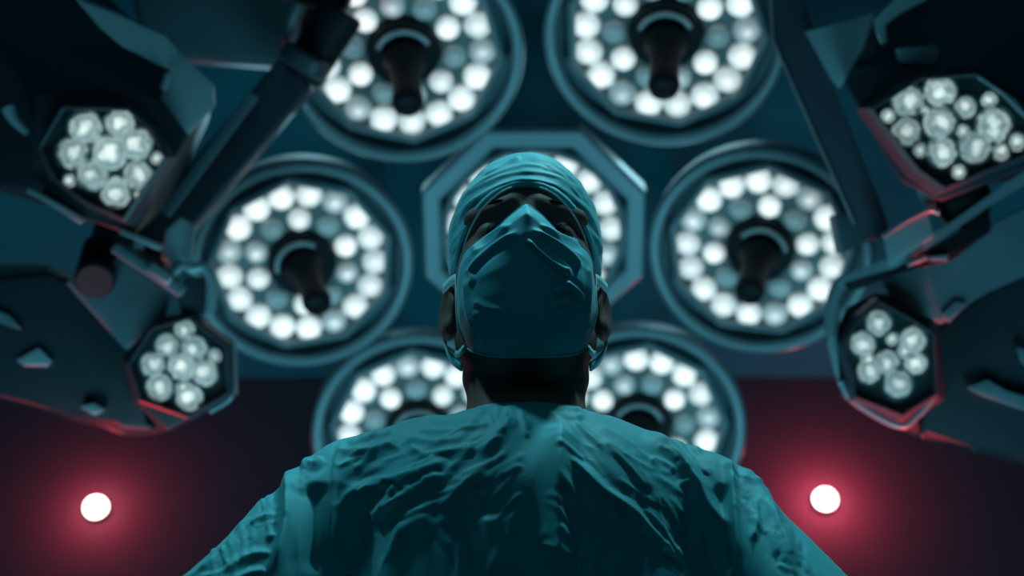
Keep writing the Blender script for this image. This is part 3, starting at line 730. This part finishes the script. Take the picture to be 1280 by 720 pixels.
mf = [([(657, 296), (668, 310), (684, 326), (702, 338), (714, 340)], .0034, 3.2), ([(662, 285), (690, 302), (716, 322), (724, 336)], .0030, 3.5),
      ([(672, 280), (700, 296), (728, 308)], .0024, 3.2), ([(706, 352), (718, 362), (728, 374)], .0030, 3.2), ([(690, 366), (708, 362), (722, 368)], .0018, 3),
      ([(650, 288), (622, 306), (598, 326), (584, 344)], .0028, 3.5), ([(640, 280), (610, 298), (586, 318)], .0024, 3.2), ([(582, 334), (590, 346), (586, 358)], .0012, 3),
      ([(590, 376), (608, 384), (632, 388)], .0008, 4), ([(588, 396), (604, 390), (618, 396)], .0006, 4), ([(690, 388), (708, 380), (724, 384)], .0014, 3.5),
      ([(735, 330), (737, 360), (735, 392)], .0018, 2.6), ([(581, 345), (583, 380), (592, 412)], .0016, 2.8)]
H = 1.7 * fold_field(px, py, mf) + .0016 * vnoise(G * np.array([40, 40, 60]) + 3, 8)
G = G + N * H[:, None]
n0 = len(G); Gi = G - N * .0012
F2 = np.concatenate([F, F[:, ::-1] + n0])
bd = [idx[0, :], idx[-1, :], idx[:, 0], idx[:, -1]]
ex = []
for e in bd:
    for a, b in zip(e[:-1], e[1:]): ex.append((a, b, b + n0, a + n0))
F2 = np.concatenate([F2, np.array(ex)]); V2 = np.concatenate([G, Gi])
masko = add_part('face_mask', V2, F2, M['maskm'])
gr = G.reshape(NV, NU, 3)
# edge binding + ear loops
for nm, path, r in (('binding', [gr[j, 2] for j in range(0, NV, 4)], .0019), ('binding', [gr[j, -3] for j in range(0, NV, 4)], .0019),
                    ('binding', [gr[1, i] for i in range(0, NU, 4)], .0012), ('binding', [gr[-2, i] for i in range(0, NU, 4)], .0014)):
    bm = bmesh.new(); tube(bm, [Vector(p) for p in path], r, 8); bobj(nm, bm, M['maskm'] if r < .0018 else M['tape'], masko, True)
def ribbon(bm, pts, w, t=.0012):
    pts = catmull(pts, 8); prev = None
    for i, p in enumerate(pts):
        tn = (pts[min(i + 1, len(pts) - 1)] - pts[max(i - 1, 0)]).normalized(); out = Vector((p.x, p.y * .5, 0)).normalized(); s = tn.cross(out).normalized(); o = s.cross(tn)
        r_ = [bm.verts.new(p + s * a * w + o * b * t) for a, b in ((-.5, -1), (.5, -1), (.5, 1), (-.5, 1))]
        if prev:
            for k in range(4): bm.faces.new((prev[k], prev[(k + 1) % 4], r_[(k + 1) % 4], r_[k]))
        else: bm.faces.new(r_[::-1])
        prev = r_
    bm.faces.new(prev)
for s in (-1, 1):
    bm = bmesh.new()
    ribbon(bm, [Vector(p) for p in ((s * .0715, -.040, 1.632), (s * .0805, -.018, 1.642), (s * .0885, .004, 1.648))], .010)
    bobj('upper_tie', bm, M['tape'], masko, True)
    bm = bmesh.new()
    ribbon(bm, [Vector(p) for p in ((s * .064, -.032, 1.548), (s * .072, -.008, 1.556), (s * .085, .016, 1.580), (s * .0885, .026, 1.610))], .007)
    bobj('lower_tie', bm, M['tape'], masko, True)
    bm = bmesh.new()
    ribbon(bm, [Vector(p) for p in ((s * .0865, .020, 1.600), (s * .0845, .016, 1.578), (s * .0765, .004, 1.556), (s * .0665, -.012, 1.538))], .009)
    bobj('hanging_tie', bm, M['maskm'], masko, True)

# gown
def gown(X, Y, Z):
    Xa = np.abs(X)
    d = sd_cone(X, Y, Z, (0, .002, 1.355), (0, .035, 1.02), .125, .108, (1.32, 1.0, 1))
    d = smin(d, sd_cone(X, Y, Z, (0, .0, 1.05), (0, .0, .55), .120, .18, (1.32, 1.0, 1)), .06)
    d = smin(d, sd_cone(X, Y, Z, (-.035, .012, 1.452), (-.162, .004, 1.408), .050, .050), .03)
    d = smin(d, sd_cone(X, Y, Z, (.035, .012, 1.450), (.160, .004, 1.392), .050, .050), .03)
    d = smin(d, sd_cone(X, Y, Z, (0, .002, 1.53), (0, -.004, 1.40), .0595, .085), .03)
    d = smin(d, sd_cone(X, Y, Z, (-.176, .0, 1.394), (-.342, -.045, 1.13), .055, .076), .014)
    d = smin(d, sd_cone(X, Y, Z, (-.342, -.045, 1.13), (-.26, -.19, .94), .070, .048), .03)
    d = smin(d, sd_cone(X, Y, Z, (.174, .0, 1.382), (.312, -.045, 1.13), .055, .075), .014)
    d = smin(d, sd_cone(X, Y, Z, (.312, -.045, 1.13), (.25, -.19, .94), .070, .048), .03)
    # open cuffs / hem cut flat
    return d
def subdivide(V, F):
    """one Catmull-Clark step through the modifier, returned as arrays"""
    me = mesh_vf('tmp', V, F); o = bpy.data.objects.new('tmp', me); COL.objects.link(o); m = o.modifiers.new('s', 'SUBSURF'); m.levels = 1
    dg = bpy.context.evaluated_depsgraph_get(); e = o.evaluated_get(dg).to_mesh()
    v = np.empty(len(e.vertices) * 3, np.float32); e.vertices.foreach_get('co', v); f = np.empty(len(e.polygons) * 4, np.int32); e.polygons.foreach_get('vertices', f)
    o.evaluated_get(dg).to_mesh_clear(); bpy.data.objects.remove(o); bpy.data.meshes.remove(me)
    return v.reshape(-1, 3).astype(float), f.reshape(-1, 4)
h = .0085
GX, GY, GZ = axis([(-.42, .42, h)]), axis([(-.31, .22, h)]), axis([(.62, 1.60, h)])
V, F = surface(gown, GX, GY, GZ); V = smooth_v(V, F, 2, .5)
cut = 1.468 + .12 * V[:, 1] + 2.0 * V[:, 0] ** 2
kill = ((V[:, 2] > cut) & (np.hypot(V[:, 0], V[:, 1]) < .13)) | (V[:, 2] < .64)
kf = kill[F].any(1); F = F[~kf]; used = np.unique(F); mp = -np.ones(len(V), int); mp[used] = np.arange(len(used)); V = V[used]; F = mp[F]
# find the neckline, pull it onto one smooth curve
ed = {}
for q_ in F:
    for k in range(4):
        e_ = (min(q_[k], q_[(k + 1) % 4]), max(q_[k], q_[(k + 1) % 4])); ed[e_] = ed.get(e_, 0) + 1
bv = sorted({v_ for e_, n_ in ed.items() if n_ == 1 for v_ in e_ if V[v_, 2] > 1.4})
ba = np.arctan2(V[bv, 0], V[bv, 1]); br = np.hypot(V[bv, 0], V[bv, 1])
def neck_r(a):
    w_ = np.exp(-(np.angle(np.exp(1j * (a - ba))) / .18) ** 2); return min(.0665, float((w_ * br).sum() / w_.sum()))
for v_ in bv:
    a_ = math.atan2(V[v_, 0], V[v_, 1]); r_ = neck_r(a_); V[v_, 0] = r_ * math.sin(a_); V[v_, 1] = r_ * math.cos(a_); V[v_, 2] = 1.468 + .12 * V[v_, 1] + 2.0 * V[v_, 0] ** 2
V, F = subdivide(V, F); V, F = subdivide(V, F)
N = vnormals(V, F)
px, py = project(V + OFF)
gf = [ # left side
  ([(566, 574), (530, 588), (495, 600), (461, 612), (423, 622)], .011, 8), ([(560, 592), (515, 612), (461, 658)], .008, 8),
  ([(509, 556), (530, 568), (548, 575)], .005, 5), ([(433, 556), (460, 548), (492, 541)], .006, 5), ([(436, 566), (470, 562), (500, 552)], .006, 6),
  ([(430, 548), (420, 580), (414, 640), (414, 720)], .004, 3), ([(497, 604), (486, 625), (474, 650)], .008, 7),
  ([(368, 566), (362, 600), (357, 655), (338, 724)], .012, 7), ([(330, 672), (345, 668), (358, 656)], .004, 4), ([(372, 572), (392, 580), (404, 572)], .006, 5),
  ([(340, 610), (318, 640), (280, 690), (241, 726)], .006, 6), ([(366, 576), (332, 612), (289, 662)], .006, 5), ([(352, 640), (318, 652), (296, 676)], .004, 4),
  ([(345, 690), (312, 694), (276, 716)], .005, 5), ([(336, 712), (310, 716), (290, 726)], .004, 4), ([(640, 520), (628, 540), (598, 572)], .007, 7),
  ([(610, 512), (585, 524), (540, 530)], .004, 4), ([(600, 524), (570, 538), (520, 540)], .005, 5), ([(590, 540), (555, 552), (505, 550)], .005, 5),
  ([(600, 560), (560, 566), (515, 572)], .005, 5), ([(610, 585), (580, 606), (545, 640)], .006, 8), ([(650, 510), (656, 530), (660, 548)], .004, 4),
  ([(462, 534), (500, 530), (560, 520)], .005, 4), ([(395, 548), (386, 566), (380, 590)], .006, 5), ([(540, 640), (500, 670), (480, 720)], .006, 12),
  ([(610, 640), (615, 680), (628, 724)], .009, 16),
  # centre
  ([(699, 520), (698, 580), (697, 650), (698, 724)], .018, 15), ([(664, 520), (668, 580), (670, 650), (670, 724)], -.006, 17),
  ([(703, 600), (704, 650), (706, 724)], .006, 5),
  # right side
  ([(695, 562), (724, 585), (753, 614), (790, 640), (826, 676), (862, 716)], .010, 7), ([(801, 541), (830, 556), (853, 579), (872, 606), (890, 636), (918, 663)], .014, 8),
  ([(843, 607), (862, 603), (874, 610), (881, 645), (888, 724)], .009, 6), ([(908, 570), (914, 600), (919, 640), (927, 724)], .008, 5),
  ([(922, 583), (940, 600), (956, 627), (978, 670), (996, 720)], .010, 8), ([(800, 628), (828, 660), (846, 690), (872, 724)], .007, 6),
  ([(760, 640), (785, 660), (806, 668)], .006, 6), ([(810, 572), (830, 578), (846, 590)], .006, 5), ([(820, 550), (850, 556), (880, 566)], .006, 5),
  ([(835, 562), (862, 574), (890, 596)], .005, 5), ([(690, 506), (715, 512), (738, 508)], .004, 3.5), ([(696, 516), (716, 522), (732, 518)], .004, 3.5),
  ([(942, 620), (946, 650), (940, 680)], .006, 4), ([(962, 640), (966, 670), (972, 700)], .006, 5), ([(815, 706), (838, 712), (856, 722)], .008, 8),
  ([(745, 550), (775, 565), (800, 590), (816, 616)], .004, 7), ([(700, 606), (712, 640), (730, 700)], -.008, 10), ([(900, 600), (902, 650), (906, 724)], -.012, 11),
  ([(392, 600), (396, 650), (398, 724)], -.016, 15)]
# small creases: along the shoulders, fanning over the chest, and down the sleeves
rr = random.Random(5); small = []
def crease(x, y, a, L, amp, w):
    b = rr.uniform(-.25, .25) * L; dx, dy = math.cos(a), math.sin(a)
    small.append(([(x - dx * L / 2, y - dy * L / 2), (x - dy * b * .3, y + dx * b * .3), (x + dx * L / 2, y + dy * L / 2)], amp, w))
for k in range(46):
    crease(rr.uniform(440, 640), rr.uniform(535, 640), math.radians(rr.gauss(158, 14)), rr.uniform(30, 85), rr.uniform(.002, .005), rr.uniform(2.5, 4.5))
for k in range(40):
    crease(rr.uniform(700, 880), rr.uniform(540, 700), math.radians(rr.gauss(42, 14)), rr.uniform(30, 90), rr.uniform(.002, .005), rr.uniform(2.5, 4.5))
for k in range(34):
    t = rr.random(); crease(375 - 120 * t + rr.uniform(-15, 30), 580 + 140 * t, math.radians(rr.gauss(128, 22)), rr.uniform(25, 70), rr.uniform(.002, .005), rr.uniform(2.5, 4))
for k in range(30):
    t = rr.random(); crease(925 + 90 * t + rr.uniform(-25, 10), 590 + 130 * t, math.radians(rr.gauss(62, 16)), rr.uniform(25, 70), rr.uniform(.002, .005), rr.uniform(2.5, 4))
for k in range(30):
    crease(rr.uniform(440, 900), rr.uniform(640, 730), math.radians(rr.gauss(95, 25)), rr.uniform(30, 90), rr.uniform(.002, .005), rr.uniform(4, 9))
for k in range(20):
    crease(rr.uniform(600, 740), rr.uniform(504, 530), math.radians(rr.gauss(90 + (1 if 0 else 0), 30)), rr.uniform(14, 30), rr.uniform(.001, .0025), rr.uniform(2, 3))
H = .62 * fold_field(px, py, gf) + .42 * fold_field(px, py, small)
q = V * np.array([16, 16, 4.]); H += .007 * vnoise(q, 11) * np.clip((1.44 - V[:, 2]) / .2, .1, 1)
H *= np.clip((1.535 - V[:, 2]) / .04, .15, 1)
V = V + N * H[:, None]
gowno = add_part('surgical_gown', V, F, M['gown'])
# neck band
bm = bmesh.new(); prs = []
nn = 72
for i in range(nn):
    a = 2 * math.pi * i / nn; r = neck_r(math.pi - a) + .0005 + .0007 * math.sin(9 * a) + .0005 * math.sin(23 * a); c_ = Vector((r * math.sin(a), -r * math.cos(a), 1.467 - .12 * r * math.cos(a) + 2.0 * (r * math.sin(a)) ** 2))
    o_ = Vector((math.sin(a), -math.cos(a), 0))
    prs.append([bm.verts.new(c_ + o_ * x + Vector((0, 0, z))) for x, z in ((-.004, -.008), (.0025, -.007), (.0022, .0), (.0, .005), (-.002, .005), (-.004, .0))])
for i in range(nn):
    a, b = prs[i], prs[(i + 1) % nn]
    for k in range(6): bm.faces.new((a[k], b[k], b[(k + 1) % 6], a[(k + 1) % 6]))
bobj('neckband', bm, M['gown'], gowno, True)
# trousers, clogs, gloves (below the frame)
def trousers(X, Y, Z):
    Xa = np.abs(X); d = sd_cone(Xa, Y, Z, (.095, .01, .75), (.10, .012, .12), .092, .07)
    return smax(d, .075 - Z, .01)
V, F = surface(trousers, axis([(-.22, .22, .01)]), axis([(-.15, .17, .01)]), axis([(.05, .80, .012)])); add_part('trousers', V, F, M['trousers'])
for s in (-1, 1):
    def clog(X, Y, Z):
        d = sd_cone(X, Y, Z, (s * .10, .045, .045), (s * .108, -.13, .036), .042, .044); return smax(d, .002 - Z, .006)
    V, F = surface(clog, axis([(s * .10 - .07, s * .10 + .08, .005)]), axis([(-.2, .11, .005)]), axis([(-.01, .11, .005)])); add_part('clog', V, F, M['shoe'])
    def hand(X, Y, Z):
        w = (s * .24, -.20, .925); d = sd_cone(X, Y, Z, w, (s * .232, -.262, .868), .024, .028, (.7, 1, 1))
        fr = (s * .232, -.285, .845)
        for k, L in enumerate((.9, 1.0, .95, .75)):
            ox = (-.030 + .020 * k); b = (s * .232, -.274 + ox * .72, .858 + ox * -.70 + .0)
            m = (b[0] - s * .006, b[1] - .026 * L, b[2] - .030 * L); e = (m[0] - s * .012, m[1] - .010 * L, m[2] - .034 * L)
            d = smin(d, smin(sd_cone(X, Y, Z, b, m, .0098, .0088), sd_cone(X, Y, Z, m, e, .0088, .0075), .003), .006)
        d = smin(d, smin(sd_cone(X, Y, Z, (s * .225, -.225, .915 - .02), (s * .20, -.262, .885), .013, .011), sd_cone(X, Y, Z, (s * .20, -.262, .885), (s * .192, -.285, .862), .0105, .0085), .004), .008)
        return d
    V, F = surface(hand, axis([(s * .22 - .06, s * .22 + .06, .003)]), axis([(-.38, -.16, .003)]), axis([(.75, .97, .003)])); add_part('glove', V, F, M['glove'])
